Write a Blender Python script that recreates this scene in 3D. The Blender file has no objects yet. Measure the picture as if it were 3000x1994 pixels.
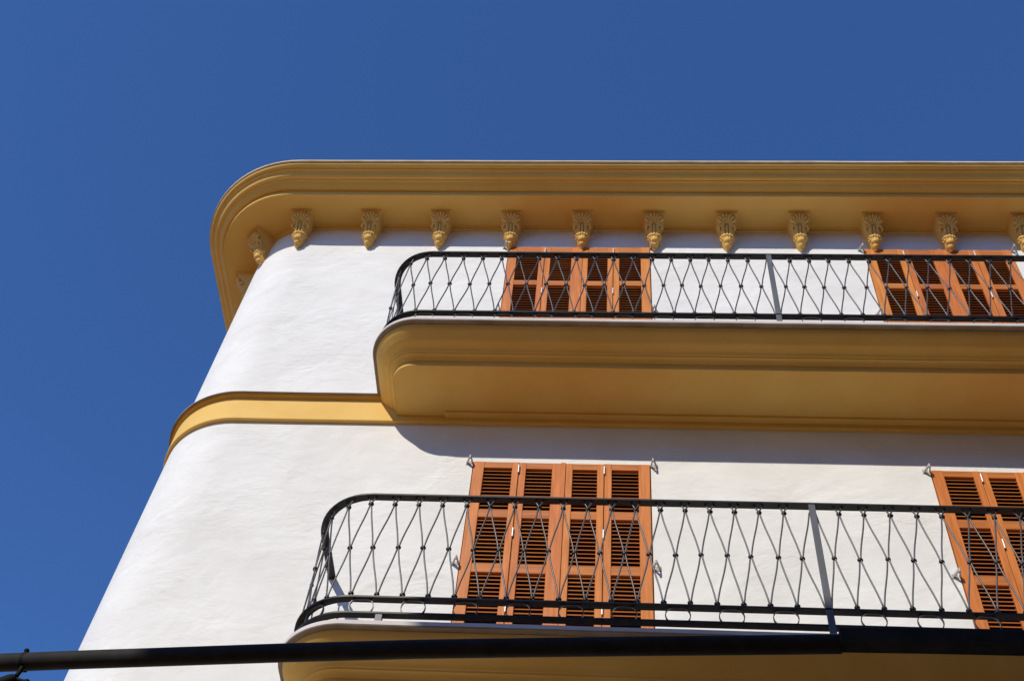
import bpy, bmesh, math, random
from mathutils import Vector, Matrix, Quaternion, noise
random.seed(7)
S = bpy.context.scene
COL = S.collection
R = math.radians

# ------------------------------------------------------------------ camera
cd = bpy.data.cameras.new('camera')
cam = bpy.data.objects.new('camera', cd); COL.objects.link(cam)
cd.sensor_width = 36.0; cd.lens = 45.526; cd.clip_start = 0.05; cd.clip_end = 3000
rx = Vector((0.99709178, 0.03375923, 0.06832491))
ux = Vector((-0.01260242, -0.81115127, 0.5847006))
fx = Vector((-0.07516088, 0.58386122, 0.80836682))
M = Matrix((rx, ux, -fx)).transposed().to_4x4()
M.translation = Vector((0, -7.33288, 0))
cam.matrix_world = M
S.camera = cam

# ------------------------------------------------------------------ light
SUN = Vector((0.47, 1.0, -0.81)).normalized()          # the way the light travels
el = math.asin(-SUN.z); az = math.atan2(-SUN.x, -SUN.y)
W = bpy.data.worlds.new('World'); S.world = W; W.use_nodes = True
nt = W.node_tree; bg = nt.nodes['Background']
sky = nt.nodes.new('ShaderNodeTexSky'); sky.sky_type = 'NISHITA'; sky.sun_disc = False
sky.sun_elevation = el; sky.sun_rotation = az
sky.air_density = 0.8; sky.dust_density = 0.0; sky.ozone_density = 6.0; sky.altitude = 300
wb = nt.nodes.new('ShaderNodeMix'); wb.data_type = 'RGBA'; wb.blend_type = 'MULTIPLY'; wb.inputs[0].default_value = 1.0
wb.inputs[7].default_value = (0.90, 1.25, 1.64, 1)      # daylight white balance of the camera
nt.links.new(sky.outputs[0], wb.inputs[6]); nt.links.new(wb.outputs[2], bg.inputs['Color']); bg.inputs['Strength'].default_value = 0.115
ld = bpy.data.lights.new('sun', 'SUN'); ld.energy = 3.75; ld.angle = R(0.53); ld.color = (1.0, 0.935, 0.82)
sun = bpy.data.objects.new('sun', ld); COL.objects.link(sun)
sun.rotation_euler = SUN.to_track_quat('-Z', 'Y').to_euler()
S.view_settings.view_transform = 'Standard'; S.view_settings.look = 'None'
S.view_settings.exposure = 0.0; S.view_settings.gamma = 1.0

# ------------------------------------------------------------------ materials
def mat(name, col, rough=0.6, spec=0.5, metal=0.0):
    m = bpy.data.materials.new(name); m.use_nodes = True
    b = m.node_tree.nodes['Principled BSDF']
    b.inputs['Base Color'].default_value = (*col, 1); b.inputs['Roughness'].default_value = rough
    b.inputs['Specular IOR Level'].default_value = spec; b.inputs['Metallic'].default_value = metal
    return m, m.node_tree, b

def noise_mix(t, b, c1, c2, scale, detail=5, lo=0.35, hi=0.65, stretch=(1, 1, 1), coords='Object', rough=0.6, target='Base Color'):
    tc = t.nodes.new('ShaderNodeTexCoord'); mp = t.nodes.new('ShaderNodeMapping')
    mp.inputs['Scale'].default_value = stretch
    n = t.nodes.new('ShaderNodeTexNoise'); n.inputs['Scale'].default_value = scale
    n.inputs['Detail'].default_value = detail; n.inputs['Roughness'].default_value = rough
    r = t.nodes.new('ShaderNodeValToRGB')
    r.color_ramp.elements[0].position = lo; r.color_ramp.elements[0].color = (*c1, 1)
    r.color_ramp.elements[1].position = hi; r.color_ramp.elements[1].color = (*c2, 1)
    t.links.new(tc.outputs[coords], mp.inputs[0]); t.links.new(mp.outputs[0], n.inputs['Vector'])
    t.links.new(n.outputs[0], r.inputs[0])
    if target: t.links.new(r.outputs[0], b.inputs[target])
    return n, r, mp

def add_bump(t, b, src, strength, dist, prev=None):
    bp = t.nodes.new('ShaderNodeBump'); bp.inputs['Strength'].default_value = strength
    bp.inputs['Distance'].default_value = dist
    t.links.new(src, bp.inputs['Height'])
    if prev: t.links.new(prev.outputs[0], bp.inputs['Normal'])
    t.links.new(bp.outputs[0], b.inputs['Normal'])
    return bp

def tex_noise(t, scale, detail, stretch=(1, 1, 1), rough=0.55, coords='Object', dist=0.0):
    tc = t.nodes.new('ShaderNodeTexCoord'); mp = t.nodes.new('ShaderNodeMapping')
    mp.inputs['Scale'].default_value = stretch
    n = t.nodes.new('ShaderNodeTexNoise'); n.inputs['Scale'].default_value = scale
    n.inputs['Detail'].default_value = detail; n.inputs['Roughness'].default_value = rough
    n.inputs['Distortion'].default_value = dist
    t.links.new(tc.outputs[coords], mp.inputs[0]); t.links.new(mp.outputs[0], n.inputs['Vector'])
    return n

# white lime render, trowelled by hand
M_WALL, t, b = mat('white_render', (0.8, 0.79, 0.77), 0.85, 0.25)
noise_mix(t, b, (0.752, 0.740, 0.692), (0.822, 0.815, 0.772), 1.3, 7, 0.36, 0.62)
n1 = tex_noise(t, 1.7, 3, (1, 1, 1.2), 0.5, dist=0.6)
n2 = tex_noise(t, 7.0, 5, (1, 1, 2.2), 0.62, dist=0.8)
n3 = tex_noise(t, 60, 3)
p1 = add_bump(t, b, n1.outputs[0], 0.55, 0.05)
mk = tex_noise(t, 0.9, 3, (1, 1, 1), 0.6, dist=1.0)
mr = t.nodes.new('ShaderNodeMapRange'); mr.inputs['From Min'].default_value = 0.40; mr.inputs['From Max'].default_value = 0.66
mr.inputs['To Min'].default_value = 0.25; mr.inputs['To Max'].default_value = 1.5
mm = t.nodes.new('ShaderNodeMath'); mm.operation = 'MULTIPLY'
t.links.new(mk.outputs[0], mr.inputs[0]); t.links.new(mr.outputs[0], mm.inputs[0]); t.links.new(n2.outputs[0], mm.inputs[1])
p2 = add_bump(t, b, mm.outputs[0], 0.5, 0.014, p1)
add_bump(t, b, n3.outputs[0], 0.12, 0.003, p2)

def ochre(name, c1, c2):
    m, t, b = mat(name, c1, 0.7, 0.3)
    noise_mix(t, b, c1, c2, 2.3, 6, 0.35, 0.65)
    a = tex_noise(t, 3.0, 4, (1, 1, 1), 0.5)
    c = tex_noise(t, 55, 3)
    p = add_bump(t, b, a.outputs[0], 0.25, 0.02)
    add_bump(t, b, c.outputs[0], 0.10, 0.003, p)
    return m
M_OCH = ochre('ochre_paint', (0.775, 0.475, 0.108), (0.825, 0.525, 0.140))
M_CORB = ochre('ochre_corbel_paint', (0.76, 0.465, 0.12), (0.82, 0.52, 0.155))
M_STONE, t, b = mat('pale_stone', (0.62, 0.57, 0.52), 0.7, 0.3)
noise_mix(t, b, (0.55, 0.50, 0.455), (0.68, 0.635, 0.60), 4, 7, 0.3, 0.7)
M_LIP_SHADE, t, b = mat('shaded_lip_stone', (0.30, 0.25, 0.20), 0.85, 0.15)  # lip undersides: darker copy of the stone, shade put into its colour
noise_mix(t, b, (0.22, 0.175, 0.13), (0.36, 0.30, 0.24), 5, 7, 0.3, 0.7)
M_TILE, t, b = mat('pale_roof_edge', (0.70, 0.60, 0.45), 0.8, 0.2)
noise_mix(t, b, (0.60, 0.46, 0.27), (0.76, 0.63, 0.43), 5, 6)

def wood(name, k, grain=(5.0, 5.0, 0.35)):
    m, t, b = mat(name, (0.5, 0.17, 0.05), 0.5, 0.25)
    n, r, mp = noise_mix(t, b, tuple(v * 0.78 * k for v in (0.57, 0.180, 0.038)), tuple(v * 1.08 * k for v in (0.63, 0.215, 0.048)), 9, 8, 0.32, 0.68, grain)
    oi = t.nodes.new('ShaderNodeObjectInfo'); hs = t.nodes.new('ShaderNodeHueSaturation')
    mr = t.nodes.new('ShaderNodeMapRange'); mr.inputs['To Min'].default_value = 0.90; mr.inputs['To Max'].default_value = 1.07
    t.links.new(oi.outputs['Random'], mr.inputs[0]); t.links.new(mr.outputs[0], hs.inputs['Value'])
    mh = t.nodes.new('ShaderNodeMapRange'); mh.inputs['To Min'].default_value = 0.493; mh.inputs['To Max'].default_value = 0.506
    t.links.new(oi.outputs['Random'], mh.inputs[0]); t.links.new(mh.outputs[0], hs.inputs['Hue'])
    t.links.new(r.outputs[0], hs.inputs['Color']); t.links.new(hs.outputs[0], b.inputs['Base Color'])
    add_bump(t, b, n.outputs[0], 0.15, 0.002)
    return m
M_WOOD = wood('orange_varnished_wood', 1.08)
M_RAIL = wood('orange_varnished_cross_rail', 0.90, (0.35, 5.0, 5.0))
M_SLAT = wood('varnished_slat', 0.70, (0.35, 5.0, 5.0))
M_DARK, t, b = mat('dark_door_wood', (0.075, 0.022, 0.008), 0.5, 0.3)
M_BLACK, t, b = mat('black_iron_paint', (0.006, 0.006, 0.006), 0.45, 0.3)
noise_mix(t, b, (0.004, 0.004, 0.0045), (0.009, 0.009, 0.0095), 14, 4)
M_ROD, t, b = mat('sunlit_black_rod', (0.05, 0.05, 0.052), 0.36, 0.6)  # black rod paint lightened, the sun's gloss is put into its colour
noise_mix(t, b, (0.022, 0.022, 0.023), (0.052, 0.052, 0.054), 20, 4)
M_POST, t, b = mat('sunlit_iron_post', (0.10, 0.105, 0.112), 0.45, 0.5)  # black post paint raised to grey, its sunlit sheen set in the colour
noise_mix(t, b, (0.075, 0.078, 0.084), (0.125, 0.13, 0.138), 8, 5, 0.3, 0.7, (1, 1, 0.3))
M_STEEL, t, b = mat('galvanised_steel', (0.55, 0.55, 0.54), 0.42, 0.5, 0.5)
M_GREY, t, b = mat('grey_bracket_paint', (0.40, 0.39, 0.37), 0.55, 0.4)
M_BAR, t, b = mat('dark_weathered_bar', (0.014, 0.014, 0.013), 0.75, 0.2)
noise_mix(t, b, (0.013, 0.0125, 0.0115), (0.024, 0.0225, 0.020), 12, 6)
M_LAMP, t, b = mat('black_lamp_housing', (0.003, 0.003, 0.003), 0.7, 0.15)
M_GROUND, t, b = mat('street_paving', (0.3, 0.22, 0.14), 0.85, 0.2)
noise_mix(t, b, (0.235, 0.11, 0.028), (0.32, 0.155, 0.045), 0.8, 6)
M_ROW, t, b = mat('ochre_render_opposite', (0.30, 0.19, 0.10), 0.85, 0.2)
noise_mix(t, b, (0.34, 0.17, 0.05), (0.42, 0.22, 0.08), 0.7, 6)
HROW = 13.62
M_ROOF, t, b = mat('clay_roof', (0.4, 0.2, 0.1), 0.9, 0.2)

# ------------------------------------------------------------------ mesh helpers
def link(name, bm, m, parent=None, smooth=40):
    bmesh.ops.recalc_face_normals(bm, faces=bm.faces)
    me = bpy.data.meshes.new(name); bm.to_mesh(me); bm.free()
    me.materials.append(m)
    if smooth:
        for p in me.polygons: p.use_smooth = True
        me.set_sharp_from_angle(angle=R(smooth))
    o = bpy.data.objects.new(name, me); COL.objects.link(o)
    if parent: o.parent = parent
    return o

def dup(o, parent, name=None):
    c = o.copy(); COL.objects.link(c); c.parent = parent
    return c

def empty(name, loc, label, cat, group=None):
    o = bpy.data.objects.new(name, None); COL.objects.link(o); o.location = loc
    o['label'] = label; o['category'] = cat
    if group: o['group'] = group
    return o

def box(bm, x0, x1, y0, y1, z0, z1, bev=0.0):
    r = bmesh.ops.create_cube(bm, size=1.0)
    vs = r['verts']
    for v in vs:
        v.co = Vector(((x0 + x1) / 2 + v.co.x * (x1 - x0), (y0 + y1) / 2 + v.co.y * (y1 - y0), (z0 + z1) / 2 + v.co.z * (z1 - z0)))
    if bev:
        es = list({e for v in vs for e in v.link_edges})
        bmesh.ops.bevel(bm, geom=es, offset=bev, segments=1, affect='EDGES', profile=0.5)
    return vs

def grid(bm, rows, close=False):
    V = [[bm.verts.new(p) for p in r] for r in rows]
    n = len(rows[0])
    for a, c in zip(V, V[1:]):
        for i in range(n if close else n - 1):
            j = (i + 1) % n
            try: bm.faces.new((a[i], a[j], c[j], c[i]))
            except ValueError: pass
    return V

def tube(bm, pts, rad, seg=8, cap=True):
    pts = [Vector(p) for p in pts]; n = len(pts); rows = []; prev = None
    for i, p in enumerate(pts):
        d = (pts[min(i + 1, n - 1)] - pts[max(i - 1, 0)]).normalized()
        if prev is None:
            a = d.orthogonal().normalized()
        else:
            a = (prev - d * prev.dot(d)).normalized()
        prev = a; c = d.cross(a)
        r = rad[i] if isinstance(rad, (list, tuple)) else rad
        rows.append([p + (a * math.cos(2 * math.pi * k / seg) + c * math.sin(2 * math.pi * k / seg)) * r for k in range(seg)])
    V = grid(bm, rows, True)
    if cap:
        bm.faces.new(V[0][::-1]); bm.faces.new(V[-1])

def flat(bm, pts, w, h, up=Vector((0, 0, 1)), close=False):
    """a flat bar swept along pts: width w across, height h along up"""
    pts = [Vector(p) for p in pts]; n = len(pts); rows = []
    for i, p in enumerate(pts):
        if close: d = pts[(i + 1) % n] - pts[(i - 1) % n]
        else: d = pts[min(i + 1, n - 1)] - pts[max(i - 1, 0)]
        d.normalize(); a = d.cross(up).normalized()
        rows.append([p + a * w / 2 + up * h / 2, p - a * w / 2 + up * h / 2, p - a * w / 2 - up * h / 2, p + a * w / 2 - up * h / 2])
    if close: rows.append(rows[0])
    V = grid(bm, rows, True)
    if close: bmesh.ops.remove_doubles(bm, verts=bm.verts, dist=1e-6)
    else:
        bm.faces.new(V[0][::-1]); bm.faces.new(V[-1])

def ball(bm, c, r, sx=1, sy=1, sz=1, sub=2, rot=None):
    q = bmesh.ops.create_icosphere(bm, subdivisions=sub, radius=r)
    for v in q['verts']:
        p = Vector((v.co.x * sx, v.co.y * sy, v.co.z * sz))
        if rot: p = rot @ p
        v.co = p + Vector(c)

def lerp(a, b, t): return a + (b - a) * t
def path(yf, xl, rad, xr, yend=0.0, n=18, right=None):
    """plan line of a moulding: along the front from xr to the left corner, round it and back to yend"""
    pts = []
    if right is None: pts.append((xr, yf))
    else:                                    # mirrored rounded right end
        pts.append((xr, yend))
        for k in range(n + 1):
            a = math.pi / 2 * k / n
            pts.append((xr - rad + rad * math.cos(a), yf + rad - rad * math.sin(a)))
    cx, cy = xl + rad, yf + rad
    for k in range(n + 1):
        a = math.pi / 2 * k / n
        pts.append((cx - rad * math.sin(a), cy - rad * math.cos(a)))
    if yend > cy: pts.append((xl, yend))
    else: pts[-1] = (xl, max(yend, cy))
    return pts

def sweep(profile, par, xr, yend, right=None, wave=0.0):
    """profile: list of (q, z) with q the distance out from the wall face; par(q, z) -> (yf, xl, rad)"""
    bm = bmesh.new(); rows = []; ns = None
    for q, z in profile:
        yf, xl, rad = par(q, z)
        row = []
        pts = path(yf, xl, rad, xr(q) if callable(xr) else xr, yend, right=right)
        fine = [pts[0]]
        if ns is None: ns = [max(1, int(math.hypot(c[0] - a[0], c[1] - a[1]) / 0.22)) for a, c in zip(pts, pts[1:])]
        for a, c, n in zip(pts, pts[1:], ns):          # run-moulded by hand: never dead straight
            fine += [(lerp(a[0], c[0], k / n), lerp(a[1], c[1], k / n)) for k in range(1, n + 1)]
        for x, y in fine:
            w = noise.noise_vector(Vector((x * 1.1, y * 1.1, z * 0.5 + 3.7))) * 0.0035 + noise.noise_vector(Vector((x * 3.7, y * 3.7, z * 2.0))) * 0.0012
            row.append(Vector((x, y + w.y, z + w.z)))
        rows.append(row)
    grid(bm, rows)
    return bm

def smooth_prof(ctrl, n=6):
    """Catmull-Rom through a run of control points"""
    out = []
    P = [ctrl[0]] + list(ctrl) + [ctrl[-1]]
    for i in range(1, len(P) - 2):
        for k in range(n):
            t = k / n
            out.append(tuple(0.5 * ((2 * P[i][j]) + (-P[i - 1][j] + P[i + 1][j]) * t + (2 * P[i - 1][j] - 5 * P[i][j] + 4 * P[i + 1][j] - P[i + 2][j]) * t * t + (-P[i - 1][j] + 3 * P[i][j] - 3 * P[i + 1][j] + P[i + 2][j]) * t ** 3) for j in (0, 1)))
    out.append(tuple(ctrl[-1])); return out

# ------------------------------------------------------------------ setting
bm = bmesh.new()
grid(bm, [[Vector((-1500, -1500, -1.6)), Vector((1500, -1500, -1.6))], [Vector((-1500, 1500, -1.6)), Vector((1500, 1500, -1.6))]])
ground = link('ground', bm, M_GROUND, smooth=0); ground['kind'] = 'structure'

# the house row across the street, behind the camera: it keeps the street and the ground floor in shade
bm = bmesh.new(); box(bm, -5.5, 45, -24, -11.0, -1.6, HROW)
for i in range(12):
    for z in (0.3, 3.6, 7.0):
        box(bm, -4.6 + 4.2 * i, -3.4 + 4.2 * i, -11.04, -10.985, z, z + 2.1)
box(bm, -5.85, 45.4, -24.4, -10.6, HROW + 0.003, HROW + 0.25)
row = link('street_frontage', bm, M_ROW, smooth=0); row['kind'] = 'structure'

# ------------------------------------------------------------------ the building
B = empty('apartment_building', (0, 0, -1.6), 'white rendered corner building with ochre cornice, balconies and orange louvred shutters', 'building')
B.matrix_parent_inverse = Matrix()
def bpart(name, bm, m, smooth=40, parent=None):
    o = link(name, bm, m, None, smooth); o.parent = parent or B
    o.matrix_parent_inverse = (parent or B).matrix_world.inverted() if parent else Matrix.Translation((0, 0, 1.6))
    return o

def wall_corner(z):                 # the corner leans in a little towards the top
    k = (12.2 - z) / 3.35
    return -4.025 - 0.115 * k, 0.725 + 0.065 * k          # left face x, corner radius
ZTOP = 12.235
XR = 9.0
WIN = [(-1.147, 5.775, 8.357, 0), (2.693, 5.775, 8.357, 0), (-1.0886, 9.262, 11.857, 1), (2.6668, 9.262, 11.857, 1)]
GAP = 0.009; WW = 1.5
bm = bmesh.new()
holes = [(x - GAP, x + WW + GAP, z0, z1 + GAP) for x, z0, z1, f in WIN]
xs = sorted({h[0] for h in holes} | {h[1] for h in holes} | {XR})
zs = sorted({h[2] for h in holes} | {h[3] for h in holes} | {-1.6, ZTOP, 2.0, 4.2, 8.9, 10.5})
V = {}
def wv(x, z):
    if (x, z) not in V: V[(x, z)] = bm.verts.new((x, 0, z))
    return V[(x, z)]
def left_edge(z):
    xl, rad = wall_corner(z)
    return xl + rad
cols = ['L'] + xs
def cv(c, z):
    if c == 'L':
        if ('L', z) not in V: V[('L', z)] = bm.verts.new((left_edge(z), 0, z))
        return V[('L', z)]
    return wv(c, z)
for z0, z1 in zip(zs, zs[1:]):
    for c0, c1 in zip(cols, cols[1:]):
        if c0 != 'L':
            mx, mz = (c0 + c1) / 2, (z0 + z1) / 2
            if any(h[0] < mx < h[1] and h[2] < mz < h[3] for h in holes): continue
        bm.faces.new((cv(c0, z0), cv(c1, z0), cv(c1, z1), cv(c0, z1)))
NC = 28
for z0, z1 in zip(zs, zs[1:]):                     # rounded corner and side face
    rows = []
    for z in (z0, z1):
        xl, rad = wall_corner(z); r = []
        for k in range(NC + 1):
            a = math.pi / 2 * k / NC
            r.append(cv('L', z) if k == 0 else Vector((xl + rad - rad * math.sin(a), rad - rad * math.cos(a), z)))
        r.append(Vector((xl, 9.0, z))); r.append(Vector((XR, 9.0, z))); r.append(cv(XR, z))
        rows.append(r)
    for q, z in zip(rows, (z0, z1)):
        for i, p in enumerate(q):
            if isinstance(p, Vector):
                key = (i, z, 'c')
                if key not in V: V[key] = bm.verts.new(p)
                q[i] = V[key]
    for i in range(len(rows[0]) - 1):
        bm.faces.new((rows[0][i], rows[0][i + 1], rows[1][i + 1], rows[1][i]))
for x0, x1, z0, z1 in holes:                       # reveals
    for a, c in (((x0, z0), (x1, z0)), ((x1, z0), (x1, z1)), ((x1, z1), (x0, z1)), ((x0, z1), (x0, z0))):
        p = [bm.verts.new((a[0], 0, a[1])), bm.verts.new((c[0], 0, c[1])), bm.verts.new((c[0], 0.16, c[1])), bm.verts.new((a[0], 0.16, a[1]))]
        bm.faces.new(p)
for k in [k for k, v in V.items() if v is None]: del V[k]
bmesh.ops.remove_doubles(bm, verts=bm.verts, dist=1e-5)
wall = bpart('wall', bm, M_WALL, 45)

# cornice ---------------------------------------------------------------
def lerp(a, b, t): return a + (b - a) * t
def cornice_par(q, z):
    K = [(0.0, -4.025, 0.725), (0.43, -4.385, 0.885), (0.72, -4.61, 1.21), (0.80, -4.69, 1.29)]
    for (q0, x0, r0), (q1, x1, r1) in zip(K, K[1:]):
        if q <= q1:
            t = (q - q0) / (q1 - q0); return -q, lerp(x0, x1, t), lerp(r0, r1, t)
    return -q, x1, r1
cprof = [(0.004, 12.190), (0.026, 12.192), (0.030, 12.200), (0.030, 12.222), (0.044, 12.227), (0.050, 12.234),
         (0.420, 12.233), (0.428, 12.227), (0.434, 12.231), (0.435, 12.284)]
cprof += smooth_prof([(0.440, 12.294), (0.458, 12.291), (0.482, 12.298), (0.505, 12.314), (0.524, 12.332), (0.545, 12.342)], 5)
cprof += [(0.552, 12.339), (0.556, 12.350)]
cprof += smooth_prof([(0.566, 12.350), (0.582, 12.350), (0.602, 12.364), (0.618, 12.390), (0.640, 12.404)], 5)
cprof += [(0.648, 12.402), (0.652, 12.420)]
cprof += smooth_prof([(0.660, 12.420), (0.682, 12.424), (0.698, 12.438), (0.702, 12.454)], 4)
bpart('cornice', sweep(cprof, cornice_par, XR, 9.0), M_OCH, 28)
tprof = [(0.700, 12.4555), (0.716, 12.4555), (0.723, 12.460), (0.724, 12.478), (0.716, 12.484), (0.30, 12.50)]
bpart('roof_edge', sweep(tprof, cornice_par, XR, 9.0), M_TILE, 30)
bm = bmesh.new(); box(bm, -3.6, XR - 0.05, 0.2, 8.9, 12.42, 12.495); bpart('roof', bm, M_ROOF, 0)

# string courses ----------------------------------------------------------
def wall_par(q, z):
    xl, rad = wall_corner(z); return -q, xl - q * 0.55, rad + q * 0.45
def string_course(zt, name):
    d = zt - 9.215
    pf = [(-0.01, 8.85), (0.036, 8.85), (0.041, 8.856), (0.041, 9.118), (0.044, 9.124)]
    pf = pf[:3] + [(0.041, 9.144), (0.066, 9.150), (0.070, 9.156), (0.074, 9.156)]
    bpart(name, sweep([(q, z + d) for q, z in pf], wall_par, XR, 9.0), M_OCH, 30)
    bpart('drip_edge', sweep([(q, z + d) for q, z in [(0.0742, 9.155), (0.100, 9.153), (0.105, 9.157), (0.105, 9.160)]], wall_par, XR, 9.0), M_LIP_SHADE, 30)
    pl = [(0.105, 9.1602), (0.105, 9.166), (0.101, 9.170), (-0.01, 9.180)]
    return bpart('string_course_lip', sweep([(q, z + d) for q, z in pl], wall_par, XR, 9.0), M_STONE, 30)
string_course(9.215, 'string_course'); string_course(5.735, 'string_course')

# corbels -------------------------------------------------------------------
def make_corbel():
    """built about its wall point: wall face y=0, -y outwards, z=0 is the soffit"""
    bm = bmesh.new()
    prof = [(0.0, 0.228, 0.212), (-0.03, 0.226, 0.21), (-0.07, 0.214, 0.205), (-0.11, 0.190, 0.19), (-0.16, 0.162, 0.165), (-0.21, 0.140, 0.145),
            (-0.26, 0.118, 0.130), (-0.31, 0.098, 0.12), (-0.36, 0.078, 0.10), (-0.40, 0.05, 0.07), (-0.425, 0.02, 0.03)]
    rows = []
    for z, dp, w in prof:
        h = w / 2; c = min(0.018, h * 0.4)
        rows.append([Vector((-h, 0.03, z)), Vector((-h, -dp + c, z)), Vector((-h + c, -dp, z)), Vector((h - c, -dp, z)), Vector((h, -dp + c, z)), Vector((h, 0.03, z))])
    V = grid(bm, rows); bm.faces.new(V[-1][::-1]); bm.faces.new(V[0])
    body = bm
    bm = bmesh.new(); box(bm, -0.122, 0.122, -0.252, 0.02, -0.026, 0.006, 0.005)
    box(bm, -0.113, 0.113, -0.240, 0.02, -0.044, -0.0265, 0.005); abacus = bm
    bm = bmesh.new()                                        # acanthus leaf on the front
    def front(z):
        for (z0, d0, w0), (z1, d1, w1) in zip(prof, prof[1:]):
            if z1 <= z <= z0:
                t = (z - z0) / (z1 - z0); return lerp(d0, d1, t)
        return prof[-1][1]
    for k in range(-3, 4):
        a = k * R(24)
        x1, z1 = 0.088 * math.sin(a), -0.155 + 0.088 * math.cos(a)
        x0, z0 = 0.030 * math.sin(a), -0.195 + 0.05 * math.cos(a)
        p0 = Vector((x0, -front(z0) - 0.004, z0)); p1 = Vector((x1, -front(min(z1, -0.01)) - 0.014, z1))
        n = 7
        tube(bm, [p0.lerp(p1, i / n) + Vector((0, -0.012 * math.sin(math.pi * i / n), 0)) for i in range(n + 1)], [0.008 + 0.0105 * (i / n) if i < n else 0.010 for i in range(n + 1)], 8)
        ball(bm, p1 + Vector((0, -0.004, 0.0)), 0.0185, sub=2)
    for s in (-1, 1):                                       # drooping side leaves
        tube(bm, [Vector((s * 0.030, -front(-0.19) - 0.004, -0.19)), Vector((s * 0.066, -front(-0.17) - 0.012, -0.17)), Vector((s * 0.088, -front(-0.19) + 0.006, -0.196)), Vector((s * 0.082, -front(-0.22) + 0.004, -0.222))], [0.012, 0.017, 0.018, 0.008], 8)
    for k in (-1, 0, 1):
        tube(bm, [Vector((k * 0.034, -front(z) - 0.004, z)) for z in (-0.165, -0.20, -0.235, -0.265, -0.285)], [0.012, 0.0165, 0.016, 0.013, 0.008], 8)
    leaf = bm
    bm = bmesh.new()                                        # scalloped collar with the drop under it
    for k in range(-4, 5):
        a = k * R(21)
        ball(bm, (0.070 * math.sin(a), -0.055 - 0.066 * math.cos(a), -0.292 - 0.006 * abs(k % 2)), 0.0185, 1, 1, 1.15, 2)
    for k in range(-3, 4):
        a = k * R(25)
        ball(bm, (0.058 * math.sin(a), -0.050 - 0.058 * math.cos(a), -0.322), 0.017, 1, 1, 1.2, 2)
    collar = bm
    bm = bmesh.new()
    ball(bm, (0, -0.078, -0.352), 0.046, 1.0, 0.95, 0.9, 3); ball(bm, (0, -0.052, -0.395), 0.034, 1, 1, 1.1, 3)
    ball(bm, (0, -0.028, -0.428), 0.020, 1, 1, 1.2, 2)
    drop = bm
    o = link('corbel', body, M_CORB, None, 50)
    kids = [link('abacus', abacus, M_CORB, o, 30), link('leaf_carving', leaf, M_CORB, o, 60), link('collar', collar, M_CORB, o, 60), link('drop', drop, M_CORB, o, 60)]
    return o, kids
cb, ckids = make_corbel()
spots = [(-3.3994 + 0.7723 * k, 0.0, 0.0) for k in range(0, 16)]
for ang in (46,):
    a = R(ang); xl, rad = wall_corner(12.1)
    spots.append((xl + rad - rad * math.sin(a), rad - rad * math.cos(a), -ang))
spots += [(-4.03, 0.70, -88), (-4.03, 1.57, -90), (-4.03, 2.34, -90)]
for i, (x, y, a) in enumerate(spots):
    if i == 0: o = cb
    else:
        o = cb.copy(); COL.objects.link(o)
        for c in ckids:
            d = c.copy(); COL.objects.link(d); d.parent = o
    o.parent = B
    o.location = (x, y, 12.25 + 1.6); o.rotation_euler = (0, 0, R(a)); o.scale = (random.uniform(0.985, 1.02), random.uniform(0.98, 1.02), random.uniform(0.985, 1.015))

# balconies -----------------------------------------------------------------
SHIFT = 0.0                                             # the lower balcony reaches a little farther round
BX1 = 4.95                                              # right end, out of frame
def slab_par(q, z=0):
    K = [(0.20, -1.60, 0.03), (0.600, -1.890, 0.185), (0.925, -2.105, 0.425), (1.0, -2.15, 0.47)]
    for (q0, x0, r0), (q1, x1, r1) in zip(K, K[1:]):
        if q <= q1:
            t = (q - q0) / (q1 - q0); return -q, lerp(x0, x1, t) - SHIFT, lerp(r0, r1, t) + SHIFT * 0.6
def slab_xr(q): return BX1 - (slab_par(q)[1] + SHIFT + 2.105)
def balcony(zt, shift):
    global SHIFT
    SHIFT = shift
    d = zt - 9.215
    top = [(0.30, 9.213), (0.918, 9.213), (0.925, 9.206), (0.925, 9.174)]
    o = bpart('balcony', sweep([(q, z + d) for q, z in top], slab_par, slab_xr, 0.02, right=True), M_STONE, 30)
    bpart('drip_edge', sweep([(q, z + d) for q, z in [(0.9245, 9.1738), (0.920, 9.166), (0.874, 9.163)]], slab_par, slab_xr, 0.02, right=True), M_LIP_SHADE, 30, o)
    # close the deck back to the wall
    bm = bmesh.new(); box(bm, -1.72 - SHIFT, BX1 - 0.38, -0.31, 0.02, 9.17 + d, 9.2115 + d); f = bpart('deck', bm, M_STONE, 0, o)
    mould = [(0.876, 9.1625), (0.872, 9.145), (0.866, 9.138)]
    mould += smooth_prof([(0.866, 9.136), (0.856, 9.122), (0.838, 9.106), (0.812, 9.086), (0.780, 9.062), (0.745, 9.047), (0.715, 9.032), (0.699, 9.018)], 5)
    mould += [(0.693, 9.013), (0.684, 9.012), (0.680, 9.002)]
    mould += smooth_prof([(0.676, 9.000), (0.662, 8.998), (0.646, 8.990), (0.634, 8.980), (0.626, 8.976)], 4)
    mould += [(0.614, 8.975), (0.610, 8.970), (0.608, 8.928), (0.604, 8.924), (0.598, 8.931)]
    bpart('moulding', sweep([(q, z + d) for q, z in mould], slab_par, slab_xr, 0.02, right=True), M_OCH, 28, o)
    bm = bmesh.new()
    pts = path(-0.602, -1.892 - SHIFT, 0.186 + SHIFT * 0.6, BX1 - 0.213, 0.02, right=True)
    vs = [bm.verts.new((x, y, 8.9275 + d)) for x, y in pts]; bm.faces.new(vs)
    bpart('soffit', bm, M_OCH, 0, o)
    bm = bmesh.new(); box(bm, -1.458, BX1 - 0.6, -0.104, 0.01, 8.904 + d, 8.95 + d, 0.004); bpart('wall_plate', bm, M_OCH, 0, o)
    return o
balcony(9.215, 0.0); balcony(5.735, 0.11)

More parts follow.
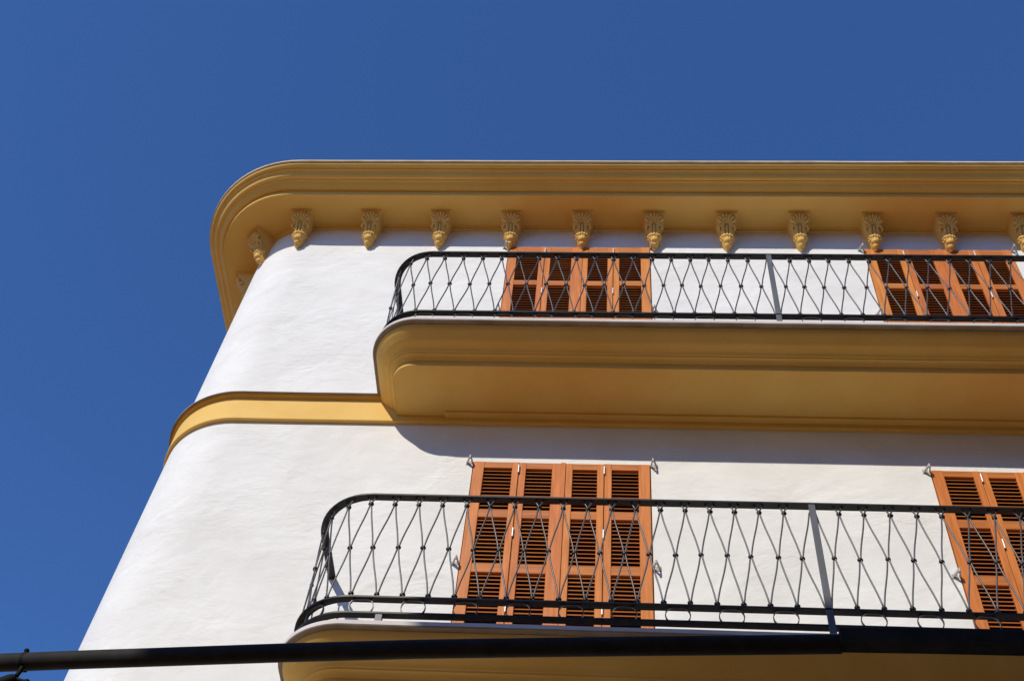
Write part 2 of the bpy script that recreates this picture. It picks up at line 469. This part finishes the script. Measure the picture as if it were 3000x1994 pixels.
# shutters ------------------------------------------------------------------
FR = [0.0, 0.2606, 0.508, 0.7444, 1.0]
def shutter(wx, z0, z1, upper, leaf):
    x0 = wx + FR[leaf] * WW + (0.003 if leaf else 0.0); x1 = wx + FR[leaf + 1] * WW - (0.003 if leaf < 3 else 0.0)
    yf, yb = -0.012, 0.028
    st = [(0.092, 0.055), (0.058, 0.084), (0.084, 0.056), (0.060, 0.095)][leaf]
    if upper: rails = [(z1 - 0.10, z1), (z1 - 0.738, z1 - 0.650), (z1 - 1.36, z1 - 1.27), (z1 - 1.98, z1 - 1.89), (z0, z0 + 0.14)]
    else: rails = [(z1 - 0.075, z1), (z1 - 0.678, z1 - 0.591), (z1 - 1.292, z1 - 1.201), (z1 - 1.92, z1 - 1.83), (z0, z0 + 0.14)]
    yj = yf - (0.004 if leaf in (0, 3) else 0.0)             # leaves do not sit perfectly flush
    bm = bmesh.new()
    box(bm, x0, x0 + st[0], yj, yb, z0, z1, 0.003); box(bm, x1 - st[1], x1, yj, yb, z0, z1, 0.003)
    nf = len(bm.faces)
    for a, c in rails: box(bm, x0 + st[0], x1 - st[1], yj + 0.003, yb - 0.002, a, c, 0.002)
    bm.faces.ensure_lookup_table()
    for f in bm.faces[nf:]: f.material_index = 1
    if leaf == 1: box(bm, x1 - 0.010, x1 + 0.030, yj - 0.012, yj - 0.0005, z0 + 0.01, z1 - 0.004, 0.002)   # cover strip over the meeting edge
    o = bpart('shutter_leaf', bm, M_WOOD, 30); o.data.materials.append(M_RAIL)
    for (a0, a1), (b0, b1) in zip(rails, rails[1:]):
        bm = bmesh.new(); top = a0; bot = b1; n = max(1, round((top - bot) / 0.0428)); ps = (top - bot) / n
        for i in range(n):
            zc = bot + (i + 0.5) * ps + random.uniform(-0.0008, 0.0008)
            a = R(53 + random.uniform(-1.5, 1.5)); ca, sa = math.cos(a), math.sin(a); hw, hh = 0.023, 0.0027
            sec = [(hw * 0.98, hh), (-hw + 0.004, hh)] + [(-hw + 0.004 - 0.004 * math.sin(q), hh * math.cos(q)) for q in (0.6, 1.2, 1.9, 2.5)] + [(-hw + 0.004, -hh), (hw * 0.98, -hh)]
            rows = [[Vector((x, yj + 0.0235 + y * ca - z * sa, zc + y * sa + z * ca)) for y, z in sec] for x in (x0 + st[0] - 0.002, x1 - st[1] + 0.002)]
            grid(bm, rows, True)
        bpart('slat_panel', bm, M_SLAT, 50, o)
    def knuckle(x, z, h=0.095):
        bm = bmesh.new(); tube(bm, [(x, yj - 0.008, z - h / 2), (x, yj - 0.008, z + h / 2)], 0.0085, 10)
        bpart('hinge', bm, M_STEEL, 50, o)
    zz = (z1 - 0.095, z1 - 0.86, z1 - 1.66, z0 + 0.2)
    if leaf == 0:
        for z in zz: knuckle(x1 + 0.003, z)
    if leaf == 3:
        for z in zz: knuckle(x0 - 0.003, z)
    if leaf in (0, 3):
        s = -1 if leaf == 0 else 1; xe = x0 if leaf == 0 else x1
        for z in (z1 - 0.012, z1 - 1.205, z0 + 0.22):
            bm = bmesh.new()
            px, py = xe + s * 0.026, -0.080
            tube(bm, [(px, py, z - 0.020), (px, py, z + 0.016)], 0.009, 10)
            flat(bm, [(xe + s * 0.062, 0.004, z), (px + s * 0.004, py, z)], 0.011, 0.022)
            flat(bm, [(xe + s * 0.010, 0.000, z - 0.002), (px - s * 0.004, py, z - 0.002)], 0.010, 0.018)
            box(bm, xe + s * 0.022, xe + s * 0.070, -0.005, 0.003, z - 0.02, z + 0.026)
            bpart('hinge_bracket', bm, M_GREY, 40, o)
    return o
for wx, z0, z1, up in WIN:
    for lf in range(4): shutter(wx, z0, z1, up, lf)
    bm = bmesh.new(); box(bm, wx - GAP + 0.001, wx + WW + GAP - 0.001, 0.10, 0.15, z0 + 0.001, z1 + GAP - 0.001)
    bpart('window', bm, M_DARK, 0)

# ------------------------------------------------------------------ railings
def rail_path(xl, rad, x_end=4.9, back=0.0, n=14):
    """front run with the rounded left corner and return to the wall, as (x, y), from the wall to the right"""
    y = -0.872
    pts = [(xl, back), (xl, y + rad)]
    for k in range(1, n + 1):
        a = math.pi / 2 * k / n
        pts.append((xl + rad - rad * math.cos(a), y + rad - rad * math.sin(a)))
    pts.append((x_end, y))
    return pts
def railing(zh, zb, zf, zt, XL, RAD, label):
    """zh handrail, zb bottom rail, zf base bar, zt slab top"""
    RP = rail_path(XL, RAD); L0 = XL + RAD; arc = RAD * math.pi / 2; YC = RAD - 0.872
    def on_path(s):
        """point and tangent at arc length s measured from x = 0 on the front run (negative to the left)"""
        if s >= L0: return Vector((s, -0.872, 0)), Vector((1, 0, 0))
        u = L0 - s
        if u <= arc:
            a = u / RAD
            return Vector((L0 - RAD * math.sin(a), YC - RAD * math.cos(a), 0)), Vector((math.cos(a), -math.sin(a), 0))
        return Vector((XL, YC + (u - arc), 0)), Vector((0, -1, 0))
    S_END = L0 - arc + YC
    root = empty('balcony_railing', (-0.3, -0.872, zt), label, 'railing', 'wrought iron balcony railings')
    inv = Matrix.Translation((0.3, 0.872, -zt))
    def rp(name, bm, m, smooth=40, parent=None):
        o = link(name, bm, m, None, smooth)
        o.parent = parent or root; o.matrix_parent_inverse = Matrix() if parent else inv
        return o
    P3 = lambda z: [(x, y, z) for x, y in RP]
    bm = bmesh.new(); flat(bm, P3(zh), 0.060, 0.014); rp('handrail', bm, M_BLACK)
    bm = bmesh.new(); flat(bm, P3(zb), 0.056, 0.014); rp('bottom_rail', bm, M_BLACK)
    bm = bmesh.new(); flat(bm, P3(zf), 0.054, 0.014); rp('base_rail', bm, M_BLACK)
    for s in (-2.35, -1.50, 4.6):
        p, tg = on_path(s); bm = bmesh.new(); box(bm, p.x - 0.022, p.x + 0.022, p.y - 0.022, p.y + 0.022, zt - 0.002, zf - 0.006); rp('foot', bm, M_POST, 0)
    bm = bmesh.new(); box(bm, 1.432, 1.479, -0.900, -0.888, zt - 0.003, zh - 0.006, 0.002); rp('post', bm, M_POST, 20)
    bm = bmesh.new(); box(bm, 4.82, 4.868, -0.900, -0.888, zt - 0.003, zh - 0.006, 0.002); rp('post', bm, M_POST, 20)
    zt_c, zb_c = zh - 0.079, zb + 0.042; zm = (zt_c + zb_c) / 2
    za, zc = zh - 0.006, zb + 0.006
    # nodes: left panel every 0.1754 m up to the post, right panel every 0.18 m beyond it
    left = [1.435 - 0.1754 * k for k in range(0, 25)]
    left = [s + (random.uniform(-0.005, 0.005) if s < 1.43 else 0) for s in left if s > S_END + 0.05]
    right = [1.478] + [1.642 + 0.18 * k + random.uniform(-0.005, 0.005) for k in range(0, 18)]
    def rod_pts(s0, s1, dz):
        zm = (zt_c + zb_c) / 2 + dz
        """rod whose top and bottom sit at node s0 and which bows out to the crossing at s1"""
        sg = 1 if s1 > s0 else -1; w = abs(s1 - s0); out = []
        ctrl = [(0.034 * -1, za), (-0.020, za - 0.022), (-0.002, zt_c + 0.018), (0.003, zt_c), (0.012, zt_c - 0.03)]
        N = 10
        def bow(t): return t ** 0.94 * (1 - 0.0) 
        pts = [(s0 - sg * 0.034, za), (s0 - sg * 0.022, za - 0.020), (s0 - sg * 0.0075, zt_c + 0.022), (s0 + sg * 0.0035, zt_c)]
        for k in range(1, N):
            t = k / N; pts.append((s0 + sg * (0.0035 + (w - 0.0075) * (t + 0.035 * math.sin(2 * math.pi * t) * -1)), lerp(zt_c, zm, t)))
        pts.append((s1 - sg * 0.0042, zm))
        for k in range(1, N):
            t = 1 - k / N; pts.append((s0 + sg * (0.0035 + (w - 0.0075) * (t + 0.035 * math.sin(2 * math.pi * t) * -1)), lerp(zb_c, zm, t)))
        pts += [(s0 + sg * 0.0035, zb_c), (s0 - sg * 0.0075, zb_c - 0.016), (s0 - sg * 0.020, zc + 0.008), (s0 - sg * 0.034, zc)]
        return pts
    def to3(pts, jit=0.0):
        o = []
        for s, z in pts:
            p, tg = on_path(s); o.append(Vector((p.x, p.y, z)))
        return o
    def collar(s, z, parent, sz=1.0):
        p, tg = on_path(s); bm = bmesh.new()
        nr = Vector((-tg.y, tg.x, 0))
        r = 0.0182 * sz; ring = []
        for k in range(12):
            a = 2 * math.pi * k / 12; ring.append(k)
        prof = [(-0.010, 0.62), (-0.008, 0.9), (0, 1.0), (0.008, 0.9), (0.010, 0.62)]
        rows = [[p + tg * (r * 1.12 * f * math.cos(2 * math.pi * k / 12)) + nr * (r * 0.85 * f * math.sin(2 * math.pi * k / 12)) + Vector((0, 0, z + dz)) for k in range(12)] for dz, f in prof]
        V = grid(bm, rows, True); bm.faces.new(V[0][::-1]); bm.faces.new(V[-1])
        return rp('collar', bm, M_BLACK, 50, parent)
    def rod(s0, s1, tops, mid, dz):
        bm = bmesh.new()
        pts = to3(rod_pts(s0, s1, dz))
        sh = random.uniform(-0.002, 0.002)
        pts = [q + Vector((sh * math.sin(i * 0.3), (0.0035 if s1 > s0 else -0.0035), 0)) for i, q in enumerate(pts)]
        tube(bm, pts, 0.0061, 7)
        o = rp('wire_rod', bm, M_ROD, 60)
        # collars are children; vertices are in world coordinates less the root shift
        for s, z in tops: collar(s, z + random.uniform(-0.003, 0.003), o, random.uniform(0.94, 1.08))
        if mid: collar(s1, zm + dz, o, random.uniform(0.94, 1.08))
        return o
    for nodes in (sorted(left), right):
        n = len(nodes); mids = [(a + c) / 2 + random.uniform(-0.009, 0.009) for a, c in zip(nodes, nodes[1:])]; mz = [random.uniform(-0.010, 0.010) for _ in mids]
        for i, s in enumerate(nodes):
            both = [] if s in (1.435, 1.478) else [(s, zt_c), (s, zb_c)]
            if i + 1 < n: rod(s, mids[i], both, True, mz[i]); both = []
            if i > 0: rod(s, mids[i - 1], both, False, mz[i - 1])
    # oval loops between bottom rail and base bar, one in every second bay
    za2, zb2 = zb - 0.006, zf + 0.006; h = (za2 - zb2) / 2; zc2 = (za2 + zb2) / 2
    bays = [1.435 - 0.1754 * (k + 0.5) for k in range(1, 24, 2)] + [1.645 + 0.18 * (k + 0.5) for k in range(0, 17, 2)]
    for s in bays:
        if s < S_END + 0.15: continue
        loop = []; hl = 0.082; n = 8
        for k in range(n + 1):
            a = -math.pi / 2 + math.pi * k / n; loop.append((s + hl - h * 0.75 + h * 0.75 * math.cos(a), zc2 + h * 0.99 * math.sin(a)))
        for k in range(n + 1):
            a = math.pi / 2 + math.pi * k / n; loop.append((s - hl + h * 0.75 + h * 0.75 * math.cos(a), zc2 + h * 0.99 * math.sin(a)))
        bm = bmesh.new(); rows = []
        L = [on_path(q) + (z,) for q, z in loop]
        for i, (p, tg, z) in enumerate(L):
            (pa, _, zA), (pb, _, zB) = L[i - 1], L[(i + 1) % len(L)]
            d = Vector((pb.x - pa.x, pb.y - pa.y, zB - zA)).normalized(); nr = Vector((-tg.y, tg.x, 0)); a = d.cross(nr).normalized()
            c = Vector((p.x, p.y, z))
            rows.append([c + a * 0.003 + nr * 0.008, c - a * 0.003 + nr * 0.008, c - a * 0.003 - nr * 0.008, c + a * 0.003 - nr * 0.008])
        rows.append(rows[0]); grid(bm, rows, True); bmesh.ops.remove_doubles(bm, verts=bm.verts, dist=1e-6)
        rp('oval_loop', bm, M_ROD, 35)
    return root
railing(10.322, 9.346, 9.2215, 9.213, -2.043, 0.37, 'black iron railing of crossed rods on the upper balcony, under the corbelled cornice')
railing(6.962, 5.960, 5.820, 5.733, -2.128, 0.42, 'black iron railing of crossed rods on the lower balcony, behind the dark bar')

# ------------------------------------------------------------------ dark bar in front of the lower balcony
bar = empty('metal_bar', (-0.3, -3.4, 3.4), 'long dark metal bar with a thicker sleeve, crossing in front of the lower balcony', 'bar')
inv = Matrix.Translation((0.3, 3.4, -3.4))
bp = [(-3.6, -3.06, 3.4), (-2.72, -3.178, 3.4), (-2.494, -3.205, 3.4), (-2.158, -3.239, 3.4), (-1.273, -3.323, 3.4), (-0.75, -3.367, 3.4), (-0.232, -3.402, 3.4), (0.296, -3.435, 3.4), (0.685, -3.458, 3.4), (0.895, -3.472, 3.4)]
bm = bmesh.new(); tube(bm, bp, 0.0375, 20); o = link('tube', bm, M_BAR, None, 60); o.parent = bar; o.matrix_parent_inverse = inv
bm = bmesh.new()
flat(bm, [(0.886, -3.492, 3.402), (1.25, -3.502, 3.4), (1.9, -3.512, 3.398), (3.2, -3.53, 3.396)], 0.070, 0.062)
o = link('sleeve', bm, M_BAR, None, 30); o.parent = bar; o.matrix_parent_inverse = inv

# ------------------------------------------------------------------ clip-on spotlight on the bar
sp = empty('spotlight', (-2.386, -3.21, 3.36), 'small black clip-on spotlight clamped under the end of the dark bar', 'spotlight')
inv = Matrix.Translation((2.386, 3.21, -3.36))
def sp_part(name, bm, m, sm=40):
    o = link(name, bm, m, None, sm); o.parent = sp; o.matrix_parent_inverse = inv; return o
bx, by = -2.386, -3.213
bm = bmesh.new()          # thin strap round the bar
flat(bm, [(bx, by + 0.0395 * math.cos(a), 3.4 + 0.0395 * math.sin(a)) for a in [R(q) for q in range(-90, 271, 15)]], 0.003, 0.016, Vector((1, 0, 0)))
sp_part('clamp', bm, M_LAMP)
bm = bmesh.new(); tube(bm, [(bx - 0.022, by + 0.016, 3.430), (bx - 0.023, by + 0.016, 3.470)], 0.008, 10); ball(bm, (bx - 0.023, by + 0.016, 3.474), 0.0115, 1, 1, 0.9); sp_part('knob', bm, M_LAMP, 60)
bm = bmesh.new(); tube(bm, [(bx + 0.006, by - 0.01, 3.366), (bx + 0.006, by - 0.012, 3.345), (bx + 0.001, by - 0.014, 3.318)], [0.012, 0.0095, 0.010], 12); sp_part('arm', bm, M_LAMP, 60)
bm = bmesh.new()
ax = Vector((-0.76, -0.10, -0.64)).normalized(); c0 = Vector((bx - 0.004, by - 0.014, 3.300))
tube(bm, [c0 - ax * 0.012, c0 - ax * 0.006, c0 + ax * 0.012, c0 + ax * 0.062, c0 + ax * 0.110, c0 + ax * 0.128], [0.012, 0.022, 0.027, 0.030, 0.033, 0.034], 24); sp_part('lamp_head', bm, M_LAMP, 40)
bm = bmesh.new(); tube(bm, [(bx + 0.012, by - 0.014, 3.300), (bx + 0.052, by - 0.016, 3.288)], 0.008, 10); ball(bm, (bx + 0.056, by - 0.016, 3.287), 0.014); sp_part('locking_knob', bm, M_LAMP, 60)
